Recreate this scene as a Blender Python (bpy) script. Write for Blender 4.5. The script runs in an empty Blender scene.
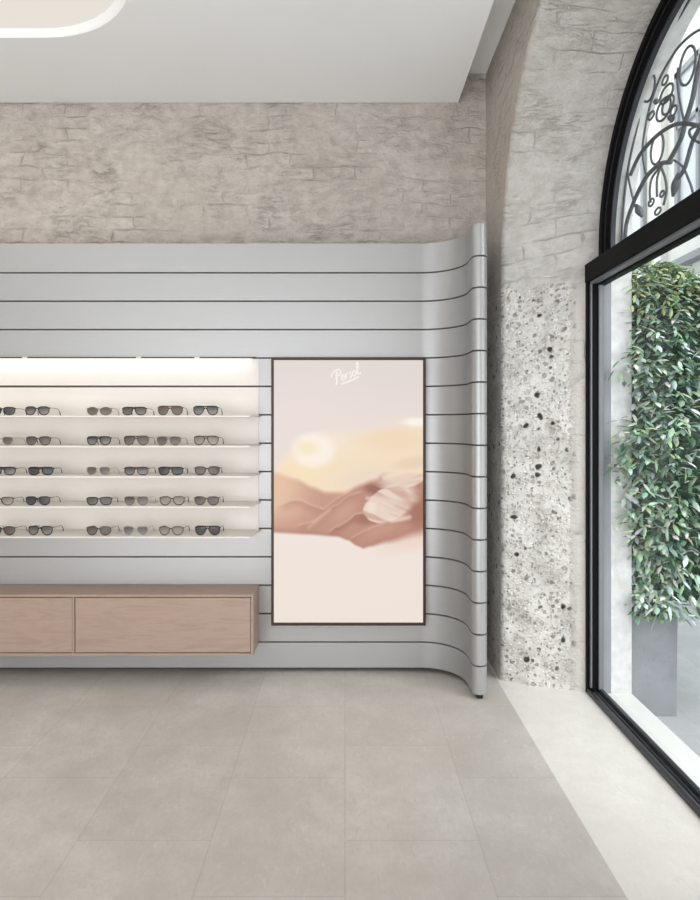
import bpy, bmesh, math, random
from mathutils import Vector, noise
PI = math.pi
col = bpy.context.scene.collection
random.seed(7)

# ------------------------------------------------------------------ helpers
def tag(o, label=None, cat=None, group=None, kind=None):
    if label: o['label'] = label
    if cat: o['category'] = cat
    if group: o['group'] = group
    if kind: o['kind'] = kind
    return o

def link(name, bm, material, parent=None, smooth=False):
    me = bpy.data.meshes.new(name)
    bm.normal_update()
    bm.to_mesh(me); bm.free()
    if smooth:
        for p in me.polygons: p.use_smooth = True
    me.materials.append(material)
    o = bpy.data.objects.new(name, me)
    col.objects.link(o)
    if parent: o.parent = parent
    return o

def empty(name, loc=(0, 0, 0), rz=0, parent=None):
    o = bpy.data.objects.new(name, None)
    o.empty_display_size = .1
    col.objects.link(o); o.location = loc; o.rotation_euler = (0, 0, rz)
    if parent: o.parent = parent
    return o

def box(bm, x0, x1, y0, y1, z0, z1, bev=0.0):
    r = bmesh.ops.create_cube(bm, size=1)
    vs = r['verts']
    for v in vs:
        v.co = Vector(((x0+x1)/2 + v.co.x*(x1-x0), (y0+y1)/2 + v.co.y*(y1-y0), (z0+z1)/2 + v.co.z*(z1-z0)))
    if bev > 0:
        es = list({e for v in vs for e in v.link_edges})
        bmesh.ops.bevel(bm, geom=es, offset=bev, segments=2, affect='EDGES', profile=.5)

def boxo(name, m, parent, *a, **k):
    bm = bmesh.new(); box(bm, *a, **k)
    return link(name, bm, m, parent)

def catmull(pts, n=6):
    out = []
    P = [Vector(p) for p in pts]
    if len(P) < 3: return P
    for i in range(len(P)-1):
        p0 = P[max(i-1, 0)]; p1 = P[i]; p2 = P[i+1]; p3 = P[min(i+2, len(P)-1)]
        for k in range(n):
            t = k/n
            out.append(.5*((2*p1) + (p2-p0)*t + (2*p0-5*p1+4*p2-p3)*t*t + (3*p1-p0-3*p2+p3)*t**3))
    out.append(P[-1])
    return out

def tube(bm, pts, r, seg=8, closed=False):
    P = [Vector(p) for p in pts]; n = len(P)
    rad = r if callable(r) else (lambda t: r)
    rings = []; up = None
    for i, p in enumerate(P):
        if closed: d = P[(i+1) % n]-P[i-1]
        else: d = P[min(i+1, n-1)]-P[max(i-1, 0)]
        if d.length < 1e-9: d = Vector((0, 0, 1))
        d.normalize()
        if up is None:
            up = Vector((1, 0, 0)) if abs(d.x) < .9 else Vector((0, 0, 1))
        u = (up - d*up.dot(d))
        if u.length < 1e-6: u = d.orthogonal()
        u.normalize(); up = u; w = d.cross(u)
        rr = rad(i/max(1, n-1))
        rings.append([bm.verts.new(p + (u*math.cos(2*PI*k/seg)+w*math.sin(2*PI*k/seg))*rr) for k in range(seg)])
    m = n if closed else n-1
    for i in range(m):
        a = rings[i]; b = rings[(i+1) % n]
        for k in range(seg):
            bm.faces.new((a[k], a[(k+1) % seg], b[(k+1) % seg], b[k]))
    if not closed:
        bm.faces.new(rings[0][::-1]); bm.faces.new(rings[-1])

def prism(bm, poly, z0, z1):
    """extrude a closed XY polygon between two heights"""
    lo = [bm.verts.new((x, y, z0)) for x, y in poly]
    hi = [bm.verts.new((x, y, z1)) for x, y in poly]
    n = len(poly)
    for i in range(n):
        bm.faces.new((lo[i], lo[(i+1) % n], hi[(i+1) % n], hi[i]))
    bm.faces.new(lo[::-1]); bm.faces.new(hi)

def srgb(r, g, b):
    f = lambda c: (c/255/12.92) if c/255 <= .04045 else ((c/255+.055)/1.055)**2.4
    return (f(r), f(g), f(b), 1)

# ---------------------------------------------------------------- materials
class NT:
    def __init__(s, name):
        s.m = bpy.data.materials.new(name); s.m.use_nodes = True
        s.t = s.m.node_tree; s.n = s.t.nodes; s.l = s.t.links
        s.b = s.n['Principled BSDF']; s.out = s.n['Material Output']
    def add(s, ty, **kw):
        n = s.n.new(ty)
        for k, v in kw.items():
            if k.startswith('i_'):
                n.inputs[k[2:].replace('_', ' ')].default_value = v
            else: setattr(n, k, v)
        return n
    def link(s, a, b): s.l.new(a, b)
    def ramp(s, src, stops, interp='LINEAR'):
        r = s.n.new('ShaderNodeValToRGB'); r.color_ramp.interpolation = interp
        e = r.color_ramp.elements
        while len(e) < len(stops): e.new(.5)
        for el, (p, c) in zip(e, stops):
            el.position = p; el.color = c if len(c) == 4 else (*c, 1)
        s.link(src, r.inputs[0]); return r.outputs[0]
    def mix(s, fac, a, b, blend='MIX'):
        n = s.n.new('ShaderNodeMix'); n.data_type = 'RGBA'; n.blend_type = blend
        for sock, v in ((n.inputs[0], fac), (n.inputs[6], a), (n.inputs[7], b)):
            if hasattr(v, 'links'): s.link(v, sock)
            else: sock.default_value = v
        return n.outputs[2]
    def math(s, op, a, b=0.0, clamp=False):
        n = s.n.new('ShaderNodeMath'); n.operation = op; n.use_clamp = clamp
        for sock, v in ((n.inputs[0], a), (n.inputs[1], b)):
            if hasattr(v, 'links'): s.link(v, sock)
            else: sock.default_value = v
        return n.outputs[0]
    def bump(s, h, strength=.3, dist=.01, prev=None):
        n = s.n.new('ShaderNodeBump'); n.inputs['Strength'].default_value = strength
        n.inputs['Distance'].default_value = dist
        s.link(h, n.inputs['Height'])
        if prev: s.link(prev, n.inputs['Normal'])
        return n.outputs[0]
    def uv(s): return s.add('ShaderNodeTexCoord').outputs['UV']
    def obj(s): return s.add('ShaderNodeTexCoord').outputs['Object']
    def noise(s, vec, scale, detail=4, rough=.55, dist=0):
        n = s.add('ShaderNodeTexNoise'); n.inputs['Scale'].default_value = scale
        n.inputs['Detail'].default_value = detail; n.inputs['Roughness'].default_value = rough
        n.inputs['Distortion'].default_value = dist
        if vec: s.link(vec, n.inputs['Vector'])
        return n.outputs[0]
    def vadd(s, a, b):
        n = s.add('ShaderNodeVectorMath', operation='ADD')
        s.link(a, n.inputs[0])
        if hasattr(b, 'links'): s.link(b, n.inputs[1])
        else: n.inputs[1].default_value = b
        return n.outputs[0]
    def vscale(s, a, k):
        n = s.add('ShaderNodeVectorMath', operation='MULTIPLY')
        s.link(a, n.inputs[0]); n.inputs[1].default_value = k
        return n.outputs[0]

def plain(name, c, rough=.5, metal=0.0, spec=.5, noise_amt=.06, nscale=6):
    t = NT(name); t.b.inputs['Roughness'].default_value = rough
    t.b.inputs['Metallic'].default_value = metal
    t.b.inputs['Specular IOR Level'].default_value = spec
    f = t.noise(t.obj(), nscale)
    d = tuple(max(0, x*(1-noise_amt)) for x in c[:3])+(1,); u = tuple(min(1, x*(1+noise_amt)) for x in c[:3])+(1,)
    t.link(t.ramp(f, [(.3, d), (.7, u)]), t.b.inputs['Base Color'])
    return t.m

def emit(name, c, s=1.0):
    t = NT(name); t.b.inputs['Base Color'].default_value = (0, 0, 0, 1)
    t.b.inputs['Specular IOR Level'].default_value = 0.1
    t.b.inputs['Emission Color'].default_value = c; t.b.inputs['Emission Strength'].default_value = s
    return t.m

def brick_nodes(t, uv, bw=.24, bh=.068):
    """old limewashed brickwork: worn courses, ragged cracks and lumpy plaster"""
    wob = t.add('ShaderNodeTexNoise'); wob.inputs['Scale'].default_value = 6; wob.inputs['Detail'].default_value = 5
    t.link(uv, wob.inputs['Vector'])
    v = t.vadd(uv, t.vscale(wob.outputs['Color'], (.10, .055, 0)))
    br = t.add('ShaderNodeTexBrick'); t.link(v, br.inputs['Vector'])
    br.inputs['Scale'].default_value = 1; br.inputs['Brick Width'].default_value = bw
    br.inputs['Row Height'].default_value = bh; br.inputs['Mortar Size'].default_value = .007
    br.inputs['Mortar Smooth'].default_value = .9; br.inputs['Bias'].default_value = 0
    br.inputs['Color1'].default_value = (0, 0, 0, 1); br.inputs['Color2'].default_value = (1, 1, 1, 1)
    br.inputs['Mortar'].default_value = (.5, .5, .5, 1)
    n1 = t.noise(uv, 13, 6, .65)
    st = t.vscale(uv, (17, 27, 1)); n2 = t.noise(st, 1.0, 7, .66, .3)
    n3 = t.noise(uv, 2.2, 4, .6)
    # ragged, mostly level cracks
    cn = t.noise(t.vscale(uv, (6, 19, 1)), 1.0, 5, .62, 1.2)
    crack = t.ramp(t.math('ABSOLUTE', t.math('SUBTRACT', cn, .5)), [(0.0, (1, 1, 1)), (.028, (0, 0, 0))])
    crack = t.math('MULTIPLY', crack, t.ramp(t.noise(uv, 4.1, 3), [(.48, (0, 0, 0)), (.62, (1, 1, 1))]))
    mask = t.math('MULTIPLY', br.outputs['Fac'], t.ramp(t.noise(uv, 3.6, 4), [(.46, (0, 0, 0)), (.66, (.8, .8, .8))]))
    mask = t.math('MAXIMUM', mask, t.math('MULTIPLY', crack, .42))
    h = t.math('ADD', t.math('MULTIPLY', n1, .9), t.math('MULTIPLY', n2, .9))
    h = t.math('SUBTRACT', h, t.math('MULTIPLY', mask, .55))
    return br, mask, h, n1, n2, n3

def m_brick(name, dark, mid, light):
    t = NT(name); uv = t.uv()
    br, mask, h, n1, n2, n3 = brick_nodes(t, uv)
    c = t.ramp(n3, [(.3, mid), (.7, light)])
    c = t.mix(t.ramp(n1, [(.3, (.55,)*3), (.55, (0, 0, 0))]), c, dark)
    c = t.mix(t.math('MULTIPLY', mask, .38), c, tuple(x*.6 for x in dark[:3])+(1,))
    c = t.mix(.10, c, br.outputs['Color'], 'SOFT_LIGHT')
    c = t.mix(t.ramp(n2, [(.3, (.36,)*3), (.55, (0, 0, 0))]), c, tuple(x*.72 for x in dark[:3])+(1,))
    c = t.mix(t.ramp(n2, [(.52, (0, 0, 0)), (.72, (.5,)*3)]), c, light)
    t.link(c, t.b.inputs['Base Color']); t.b.inputs['Roughness'].default_value = .92
    t.b.inputs['Specular IOR Level'].default_value = .15
    t.link(t.bump(h, .75, .022), t.b.inputs['Normal'])
    return t.m

def m_right_wall():
    """limewashed brick above, pebbly conglomerate stone below 1.9 m"""
    t = NT('limewash_and_conglomerate'); uv = t.uv()
    br, mask, h, n1, n2, n3 = brick_nodes(t, uv, .26, .085)
    c = t.ramp(n3, [(.3, srgb(193, 189, 184)), (.7, srgb(210, 208, 204))])
    c = t.mix(t.ramp(n1, [(.32, (.5,)*3), (.52, (0, 0, 0))]), c, srgb(172, 164, 156))
    c = t.mix(t.ramp(n2, [(.32, (.35,)*3), (.52, (0, 0, 0))]), c, srgb(176, 169, 162))
    c = t.mix(t.ramp(n2, [(.55, (0, 0, 0)), (.72, (.5,)*3)]), c, srgb(228, 225, 221))
    c = t.mix(t.math('MULTIPLY', mask, .5), c, srgb(135, 126, 118))
    # stone
    warp = t.add('ShaderNodeTexNoise'); warp.inputs['Scale'].default_value = 14; t.link(uv, warp.inputs['Vector'])
    wv = t.vadd(uv, t.vscale(warp.outputs['Color'], (.035, .035, 0)))
    def vor(scale, rnd=1):
        v = t.add('ShaderNodeTexVoronoi'); v.inputs['Scale'].default_value = scale
        v.inputs['Randomness'].default_value = rnd; t.link(wv, v.inputs['Vector']); return v
    v1 = vor(36); v2 = vor(75); v3 = vor(19)
    sep1 = t.add('ShaderNodeSeparateColor'); t.link(v1.outputs['Color'], sep1.inputs[0])
    sep2 = t.add('ShaderNodeSeparateColor'); t.link(v2.outputs['Color'], sep2.inputs[0])
    sep3 = t.add('ShaderNodeSeparateColor'); t.link(v3.outputs['Color'], sep3.inputs[0])
    s = t.ramp(t.noise(uv, 9, 6, .7), [(.3, srgb(178, 175, 170)), (.5, srgb(212, 209, 204)), (.7, srgb(230, 227, 223))])
    fine = t.ramp(sep2.outputs[0], [(0, srgb(120, 118, 114)), (.25, srgb(190, 186, 180)), (.6, srgb(225, 222, 216)), (1, srgb(245, 243, 240))])
    m2 = t.ramp(v2.outputs['Distance'], [(.3, (1, 1, 1)), (.5, (0, 0, 0))])
    s = t.mix(t.math('MULTIPLY', m2, .85), s, fine)
    peb = t.ramp(sep1.outputs[1], [(0, srgb(95, 92, 88)), (.3, srgb(165, 160, 152)), (.6, srgb(205, 198, 188)), (1, srgb(150, 142, 135))])
    sel1 = t.math('GREATER_THAN', sep1.outputs[0], .5)
    s = t.mix(t.ramp(t.noise(uv, 5, 5, .7), [(.48, (0, 0, 0)), (.66, (.45,)*3)]), s, srgb(150, 146, 140))
    m1 = t.math('MULTIPLY', t.ramp(v1.outputs['Distance'], [(.28, (1, 1, 1)), (.36, (0, 0, 0))]), sel1)
    s = t.mix(t.math('MULTIPLY', m1, .9), s, peb)
    sel3 = t.math('GREATER_THAN', sep3.outputs[0], .70)
    pit = t.math('MULTIPLY', t.ramp(v3.outputs['Distance'], [(.18, (1, 1, 1)), (.27, (0, 0, 0))]), sel3)
    s = t.mix(t.math('MULTIPLY', pit, .95), s, srgb(52, 49, 46))
    hs = t.math('SUBTRACT', t.math('ADD', t.math('MULTIPLY', m2, .25), t.math('MULTIPLY', m1, .35)), t.math('MULTIPLY', pit, 1.2))
    hs = t.math('ADD', hs, t.math('MULTIPLY', n2, .5))
    # masks by height and by distance from the frame
    geo = t.add('ShaderNodeNewGeometry'); sx = t.add('ShaderNodeSeparateXYZ'); t.link(geo.outputs['Position'], sx.inputs[0])
    z = t.math('ADD', sx.outputs[2], t.math('MULTIPLY', t.noise(uv, 16, 3), .05))
    lower = t.ramp(t.math('SUBTRACT', 2.055, z), [(.1, (0, 0, 0)), (.14, (1, 1, 1))])
    inner = t.ramp(t.math('SUBTRACT', 1.09, sx.outputs[0]), [(.01, (0, 0, 0)), (.04, (1, 1, 1))])
    fac = t.math('MULTIPLY', lower, inner)
    c = t.mix(fac, c, s)
    plaster = t.math('MULTIPLY', lower, t.math('SUBTRACT', 1.0, inner))
    c = t.mix(t.math('MULTIPLY', plaster, .8), c, srgb(214, 209, 202))
    # the flat room face is tinted browner, painting in its shade
    sn = t.add('ShaderNodeSeparateXYZ'); t.link(geo.outputs['True Normal'], sn.inputs[0])
    room = t.math('MULTIPLY', t.ramp(t.math('ABSOLUTE', sn.outputs[0]), [(.9, (0, 0, 0)), (.96, (1, 1, 1))]), t.math('SUBTRACT', 1.0, t.math('MULTIPLY', lower, .6)))
    c = t.mix(t.math('MULTIPLY', room, .6), c, srgb(188, 176, 166))
    hm = t.add('ShaderNodeMix'); hm.data_type = 'FLOAT'
    t.link(fac, hm.inputs[0]); t.link(h, hm.inputs[2]); t.link(hs, hm.inputs[3])
    t.link(c, t.b.inputs['Base Color']); t.b.inputs['Roughness'].default_value = .9
    t.b.inputs['Specular IOR Level'].default_value = .15
    t.link(t.bump(hm.outputs[0], .8, .022), t.b.inputs['Normal'])
    return t.m

def m_floor(name, base, dark, light, tiles=True):
    t = NT(name); o = t.obj()
    n1 = t.noise(o, 1.4, 6, .6, .6); n2 = t.noise(o, 8, 7, .7, .4); n3 = t.noise(o, 70, 3)
    c = t.ramp(n1, [(.3, dark), (.5, base), (.72, light)])
    c = t.mix(t.ramp(n2, [(.36, (.6,)*3), (.62, (0, 0, 0))]), c, dark)
    c = t.mix(t.ramp(n3, [(.3, (.25,)*3), (.6, (0, 0, 0))]), c, dark)
    if tiles:
        mp = t.add('ShaderNodeMapping'); t.link(o, mp.inputs[0])
        mp.inputs['Rotation'].default_value = (0, 0, PI/2)
        mp.inputs['Location'].default_value = (-.02+.0, .0, 0)
        br = t.add('ShaderNodeTexBrick'); t.link(mp.outputs[0], br.inputs['Vector'])
        br.inputs['Scale'].default_value = 1; br.inputs['Brick Width'].default_value = .55; br.inputs['Row Height'].default_value = .4; br.offset = .4
        br.inputs['Mortar Size'].default_value = .0026; br.inputs['Mortar Smooth'].default_value = .3
        br.inputs['Color1'].default_value = (.40, .40, .40, 1); br.inputs['Color2'].default_value = (.58, .58, .58, 1)
        br.inputs['Mortar'].default_value = (.5, .5, .5, 1)
        c = t.mix(.35, c, br.outputs['Color'], 'SOFT_LIGHT')
        c = t.mix(t.math('MULTIPLY', br.outputs['Fac'], .25), c, tuple(x*.6 for x in dark[:3])+(1,))
    t.link(c, t.b.inputs['Base Color'])
    t.link(t.ramp(n2, [(.3, (.42,)*3), (.7, (.6,)*3)]), t.b.inputs['Roughness'])
    t.b.inputs['Specular IOR Level'].default_value = .35
    sc = t.add('ShaderNodeMapping'); t.link(o, sc.inputs[0]); sc.inputs['Scale'].default_value = (9, 4, 1); sc.inputs['Rotation'].default_value = (0, 0, .5)
    ns = t.noise(sc.outputs[0], 5, 8, .75, 1.5)
    c2 = t.mix(t.ramp(ns, [(.36, (.55,)*3), (.47, (0, 0, 0))]), c, dark); c2 = t.mix(t.ramp(ns, [(.56, (0, 0, 0)), (.7, (.6,)*3)]), c2, light)
    t.link(c2, t.b.inputs['Base Color'])
    t.link(t.bump(n2, .12, .004), t.b.inputs['Normal'])
    return t.m

def m_wood(name, a, b):
    t = NT(name); o = t.obj()
    mp = t.add('ShaderNodeMapping'); t.link(o, mp.inputs[0]); mp.inputs['Scale'].default_value = (1.2, 9, 11)
    n = t.noise(mp.outputs[0], 2.2, 6, .6, 1.6)
    mp2 = t.add('ShaderNodeMapping'); t.link(o, mp2.inputs[0]); mp2.inputs['Scale'].default_value = (6, 120, 160)
    n2 = t.noise(mp2.outputs[0], 2, 3)
    c = t.ramp(n, [(.3, a), (.5, b), (.62, a), (.8, b)])
    c = t.mix(t.ramp(n2, [(.35, (.3,)*3), (.6, (0, 0, 0))]), c, a)
    t.link(c, t.b.inputs['Base Color']); t.b.inputs['Roughness'].default_value = .5
    t.link(t.bump(n2, .08, .002), t.b.inputs['Normal'])
    return t.m

def m_glass():
    t = NT('window_glass'); t.n.remove(t.b)
    tr = t.add('ShaderNodeBsdfTransparent'); tr.inputs[0].default_value = (.96, .98, .98, 1)
    gl = t.add('ShaderNodeBsdfGlossy'); gl.inputs['Roughness'].default_value = .02
    lw = t.add('ShaderNodeLayerWeight'); fc = t.math('ADD', .03, t.math('MULTIPLY', t.math('POWER', lw.outputs['Facing'], 4.0), .35))
    mx = t.add('ShaderNodeMixShader'); t.link(fc, mx.inputs[0]); t.link(tr.outputs[0], mx.inputs[1]); t.link(gl.outputs[0], mx.inputs[2])
    t.link(mx.outputs[0], t.out.inputs[0]); return t.m

def m_lens(name, top, bottom, alpha):
    t = NT(name)
    sx = t.add('ShaderNodeSeparateXYZ'); t.link(t.add('ShaderNodeTexCoord').outputs['Generated'], sx.inputs[0])
    t.link(t.ramp(sx.outputs[2], [(.1, bottom), (.9, top)]), t.b.inputs['Base Color'])
    t.b.inputs['Roughness'].default_value = .15; t.b.inputs['Specular IOR Level'].default_value = .2; t.b.inputs['Alpha'].default_value = alpha
    return t.m

def m_attr(name, emission=0.0, rough=.5):
    t = NT(name); a = t.add('ShaderNodeAttribute', attribute_name='paint')
    if emission:
        t.b.inputs['Base Color'].default_value = (.01, .01, .01, 1)
        t.b.inputs['Specular IOR Level'].default_value = .08
        t.link(a.outputs['Color'], t.b.inputs['Emission Color']); t.b.inputs['Emission Strength'].default_value = emission
    else: t.link(a.outputs['Color'], t.b.inputs['Base Color'])
    t.b.inputs['Roughness'].default_value = rough
    return t.m

M = {}
M['brick'] = m_brick('limewashed_brick', srgb(168, 157, 149), srgb(191, 182, 174), srgb(207, 199, 192))
M['right'] = m_right_wall()
M['ceiling'] = plain('ceiling_paint', srgb(243, 244, 244), .9, spec=.1, noise_amt=.01, nscale=2)
M['wallpaint'] = plain('wall_paint', srgb(220, 218, 214), .9, spec=.1)
M['floor'] = m_floor('grey_stone_tiles', srgb(204, 199, 193), srgb(186, 180, 173), srgb(218, 214, 209))
M['threshold'] = m_floor('pale_stone', srgb(230, 227, 222), srgb(219, 215, 209), srgb(238, 236, 232), False)
def m_panel():
    t = NT('satin_grey_metal'); o = t.obj()
    mp = t.add('ShaderNodeMapping'); t.link(o, mp.inputs[0]); mp.inputs['Scale'].default_value = (1, 1, 60)
    n = t.noise(mp.outputs[0], 8, 3)
    t.link(t.ramp(n, [(.3, srgb(170, 170, 170)), (.7, srgb(174, 174, 174))]), t.b.inputs['Base Color'])
    t.b.inputs['Metallic'].default_value = .55; t.b.inputs['Roughness'].default_value = .42
    return t.m
M['panel'] = m_panel()
M['seam'] = plain('dark_seam', srgb(92, 84, 80), .8, spec=.1)
M['foot'] = plain('foot_and_gap_shade', srgb(25, 25, 26), .7)
M['shelf'] = plain('white_shelf_lacquer', srgb(220, 215, 209), .5, noise_amt=.01)
M['led'] = emit('warm_light_strip', (1, .94, .86, 1), 1.2)
M['wood'] = m_wood('pale_oak', srgb(160, 137, 124), srgb(171, 149, 135))
M['wood_dark'] = m_wood('pale_oak_carcass', srgb(157, 134, 121), srgb(168, 146, 132))
M['bronze'] = plain('dark_bronze', srgb(58, 47, 42), .45, .4)
M['black'] = plain('black_painted_steel', srgb(14, 14, 16), .6, 0, .12)
M['rail'] = plain('grey_rail', srgb(62, 64, 68), .4, .3)
M['steel'] = plain('dark_grey_track', srgb(120, 122, 126), .45, .2)
M['gray_reveal'] = plain('grey_reveal', srgb(150, 152, 158), .7)
M['iron'] = plain('wrought_iron', srgb(88, 91, 95), .6, .1)
M['glass'] = m_glass()
M['pale_stone'] = plain('white_exterior_stone', srgb(214, 214, 212), .9, noise_amt=.14, nscale=18)
M['sill'] = plain('white_sill_stone', srgb(235, 235, 233), .7, noise_amt=.03)
M['planter'] = plain('slate_grey_planter', srgb(140, 142, 147), .7, noise_amt=.08, nscale=9)
M['soil'] = plain('dark_soil', srgb(36, 33, 30), .95, noise_amt=.4, nscale=60)
M['stem'] = plain('brown_stem', srgb(92, 80, 66), .8)
M['leaf'] = m_attr('leaf_green', rough=.38)
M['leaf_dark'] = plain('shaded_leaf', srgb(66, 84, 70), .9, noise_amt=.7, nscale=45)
M['pave'] = m_floor('grey_paving', srgb(196, 198, 200), srgb(180, 182, 186), srgb(212, 213, 214))
M['facade'] = plain('pale_facade', srgb(222, 222, 216), .9, noise_amt=.04)
M['facade_trim'] = plain('grey_window_trim', srgb(150, 153, 156), .8)
M['facade_glass'] = plain('pale_pane', srgb(196, 202, 206), .2)
M['screen'] = m_attr('display_image', 1.0, .3)
M['logo'] = emit('white_print', srgb(246, 240, 233), 1.0)
M['dome'] = emit('warm_diffuser', srgb(240, 233, 223), .92)

# ------------------------------------------------------------------ the room
H = 1.24                       # camera height; room axis runs along +Y
YW = 3.32                      # back wall
XR = .755                      # right wall, room face
ZC, ZU = 2.964, 3.12           # dropped ceiling, upper ceiling

def uvbox(bm, fn):
    uvl = bm.loops.layers.uv.new('UVMap')
    for f in bm.faces:
        for lp in f.loops: lp[uvl].uv = fn(lp.vert.co)

# back wall, slightly uneven
bm = bmesh.new()
nx, nz = 120, 90
g = [[bm.verts.new((-3.6+i*(XR+.05+3.6)/nx, YW - .010*noise.noise(Vector((-3.6+i*.036, 0, j*.035))*3.0)
      - .007*noise.noise(Vector((i*.036, 7, j*.035))*9.0), j*ZU/nz)) for j in range(nz+1)] for i in range(nx+1)]
for i in range(nx):
    for j in range(nz): bm.faces.new((g[i][j], g[i+1][j], g[i+1][j+1], g[i][j+1]))
uvbox(bm, lambda c: (c.x, c.z))
tag(link('wall_back', bm, M['brick'], smooth=True), kind='structure')

# right wall with its arched, splayed embrasure
ctrR = (2.05, 2.00, .93)       # arch at the room face: centre Y, centre Z, radius
ctrW = (2.08, 2.06, .80)       # arch at the window
XW = 1.20
XO = 1.320               # street face
def arch(s, X, off=0.0, k=0.0):
    """point on the embrasure path; k blends room arch -> window arch"""
    cy, cz, r = (ctrR[i]*(1-k)+ctrW[i]*k for i in range(3))
    r += off
    kind, v = s
    if kind == 'f': return Vector((X, cy+r, cz*v))
    if kind == 'a': return Vector((X, cy+r*math.cos(v), cz+r*math.sin(v)))
    return Vector((X, cy-r, cz*v))
path = [('f', i/40) for i in range(40)] + [('a', PI*i/72) for i in range(73)] + [('n', 1-i/12) for i in range(1, 13)]
sect = [(XR, .026, 0), (XR+.006, .010, 0), (XR+.018, .002, 0)]
for i in range(0, 13):
    k = i/12; sect.append((XR+.03+(1.11-XR-.03)*k, 0, k*.97))
sect.append((1.16, 0, .985)); sect.append((XW, 0, 1))
bm = bmesh.new()
uvl = bm.loops.layers.uv.new('UVMap')
rows = []; uvs = []
L = 0; prev = None
for si, s in enumerate(path):
    row = []; ur = []
    base = arch(s, XR)
    if prev is not None: L += (base-prev).length
    prev = base
    for ci, (X, off, k) in enumerate(sect):
        p = arch(s, X, off, k)
        amp = .010 if X < 1.08 else 0
        nrm = (p - Vector((X, ctrR[0], min(p.z, ctrR[1])))).normalized()
        d = amp*noise.noise(p*7.0) + .6*amp*noise.noise(p*19.0)
        if p.z < .10 and ci < 6: d += .02*(1-p.z/.10)**2   # worn foot of the stone
        if ci < 3: d *= 1.2
        edge = ci == 0
        q = p + nrm*d
        if edge: q.x = XR
        if s[1] == 0 and s[0] in 'fn': q.z = 0
        row.append(bm.verts.new(q))
        ur.append((X, L) if True else None)
    rows.append(row); uvs.append(ur)
for i in range(len(rows)-1):
    for j in range(len(sect)-1):
        f = bm.faces.new((rows[i][j], rows[i][j+1], rows[i+1][j+1], rows[i+1][j]))
        uvv = [uvs[i][j], uvs[i][j+1], uvs[i+1][j+1], uvs[i+1][j]]
        for lp, w in zip(f.loops, uvv): lp[uvl].uv = w
        f.smooth = True
edge = [r[0] for r in rows]
def rect(v):
    c = Vector((0, ctrR[0], ctrR[1])); d = v.co-c; d.x = 0
    if v.co.z <= ctrR[1]+1e-4:
        return Vector((XR, YW+.04 if d.y > 0 else -2.6, v.co.z))
    ty = (YW+.04-c.y)/d.y if d.y > 1e-6 else ((-2.6-c.y)/d.y if d.y < -1e-6 else 1e9)
    tz = (ZU-c.z)/d.z if d.z > 1e-6 else 1e9
    q = c+d*min(ty, tz); q.x = XR; return q
outer = [bm.verts.new(rect(v)) for v in edge]
for i in range(len(edge)-1):
    a, b = outer[i], outer[i+1]
    if abs(a.co.y-b.co.y) > 1e-5 and abs(a.co.z-b.co.z) > 1e-5:   # step over a corner of the wall
        cv = bm.verts.new((XR, (YW+.04) if a.co.y > 2 else -2.6, ZU))
        fs = [(edge[i], edge[i+1], b, cv), (edge[i], cv, a)]
    else: fs = [(edge[i], edge[i+1], b, a)]
    for vs in fs:
        f = bm.faces.new(vs)
        for lp in f.loops: lp[uvl].uv = (lp.vert.co.y+.3, lp.vert.co.z)
bmesh.ops.recalc_face_normals(bm, faces=bm.faces[:])
tag(link('wall_right', bm, M['right']), kind='structure')

# outside skin of the same wall: reveal, stone jamb and street face
bm = bmesh.new()
so = [(1.205, .80), (1.225, .80), (1.225, .775), (XO, .775), (XO, .82)]
rows = []
for s in path:
    row = []
    for X, r in so:
        cy, cz = ctrW[0], ctrW[1]
        k, v = s
        p = Vector((X, cy+r, cz*v)) if k == 'f' else (Vector((X, cy+r*math.cos(v), cz+r*math.sin(v))) if k == 'a' else Vector((X, cy-r, cz*v)))
        if k in 'fn' and v == 0: p.z = -.13
        row.append(bm.verts.new(p))
    rows.append(row)
for i in range(len(rows)-1):
    for j in range(len(so)-1): bm.faces.new((rows[i][j], rows[i][j+1], rows[i+1][j+1], rows[i+1][j]))
edge = [r[-1] for r in rows]
outer = []
for v in edge:
    c = Vector((0, ctrW[0], ctrW[1])); d = v.co-c; d.x = 0
    if v.co.z <= ctrW[1]+1e-4: q = Vector((XO, 9 if d.y > 0 else -6, v.co.z))
    else:
        ty = (9-c.y)/d.y if d.y > 1e-6 else ((-6-c.y)/d.y if d.y < -1e-6 else 1e9)
        tz = (6-c.z)/d.z if d.z > 1e-6 else 1e9
        q = c+d*min(ty, tz); q.x = XO
    outer.append(bm.verts.new(q))
for i in range(len(edge)-1): bm.faces.new((edge[i], edge[i+1], outer[i+1], outer[i]))
bmesh.ops.recalc_face_normals(bm, faces=bm.faces[:])
tag(link('wall_street', bm, M['pale_stone']), kind='structure')

tag(boxo('wall_left', M['wallpaint'], None, -3.7, -3.6, -2.6, YW+.05, 0, ZU), kind='structure')
tag(boxo('floor', M['floor'], None, -3.7, .74, -2.6, YW+.05, -.1, 0), kind='structure')
tag(boxo('trim_1', M['threshold'], None, .74, 1.205, .9, YW+.05, -.1, 0), kind='structure')
tag(boxo('trim_3', M['floor'], None, .74, 1.205, -2.6, .9, -.1, 0), kind='structure')

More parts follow.
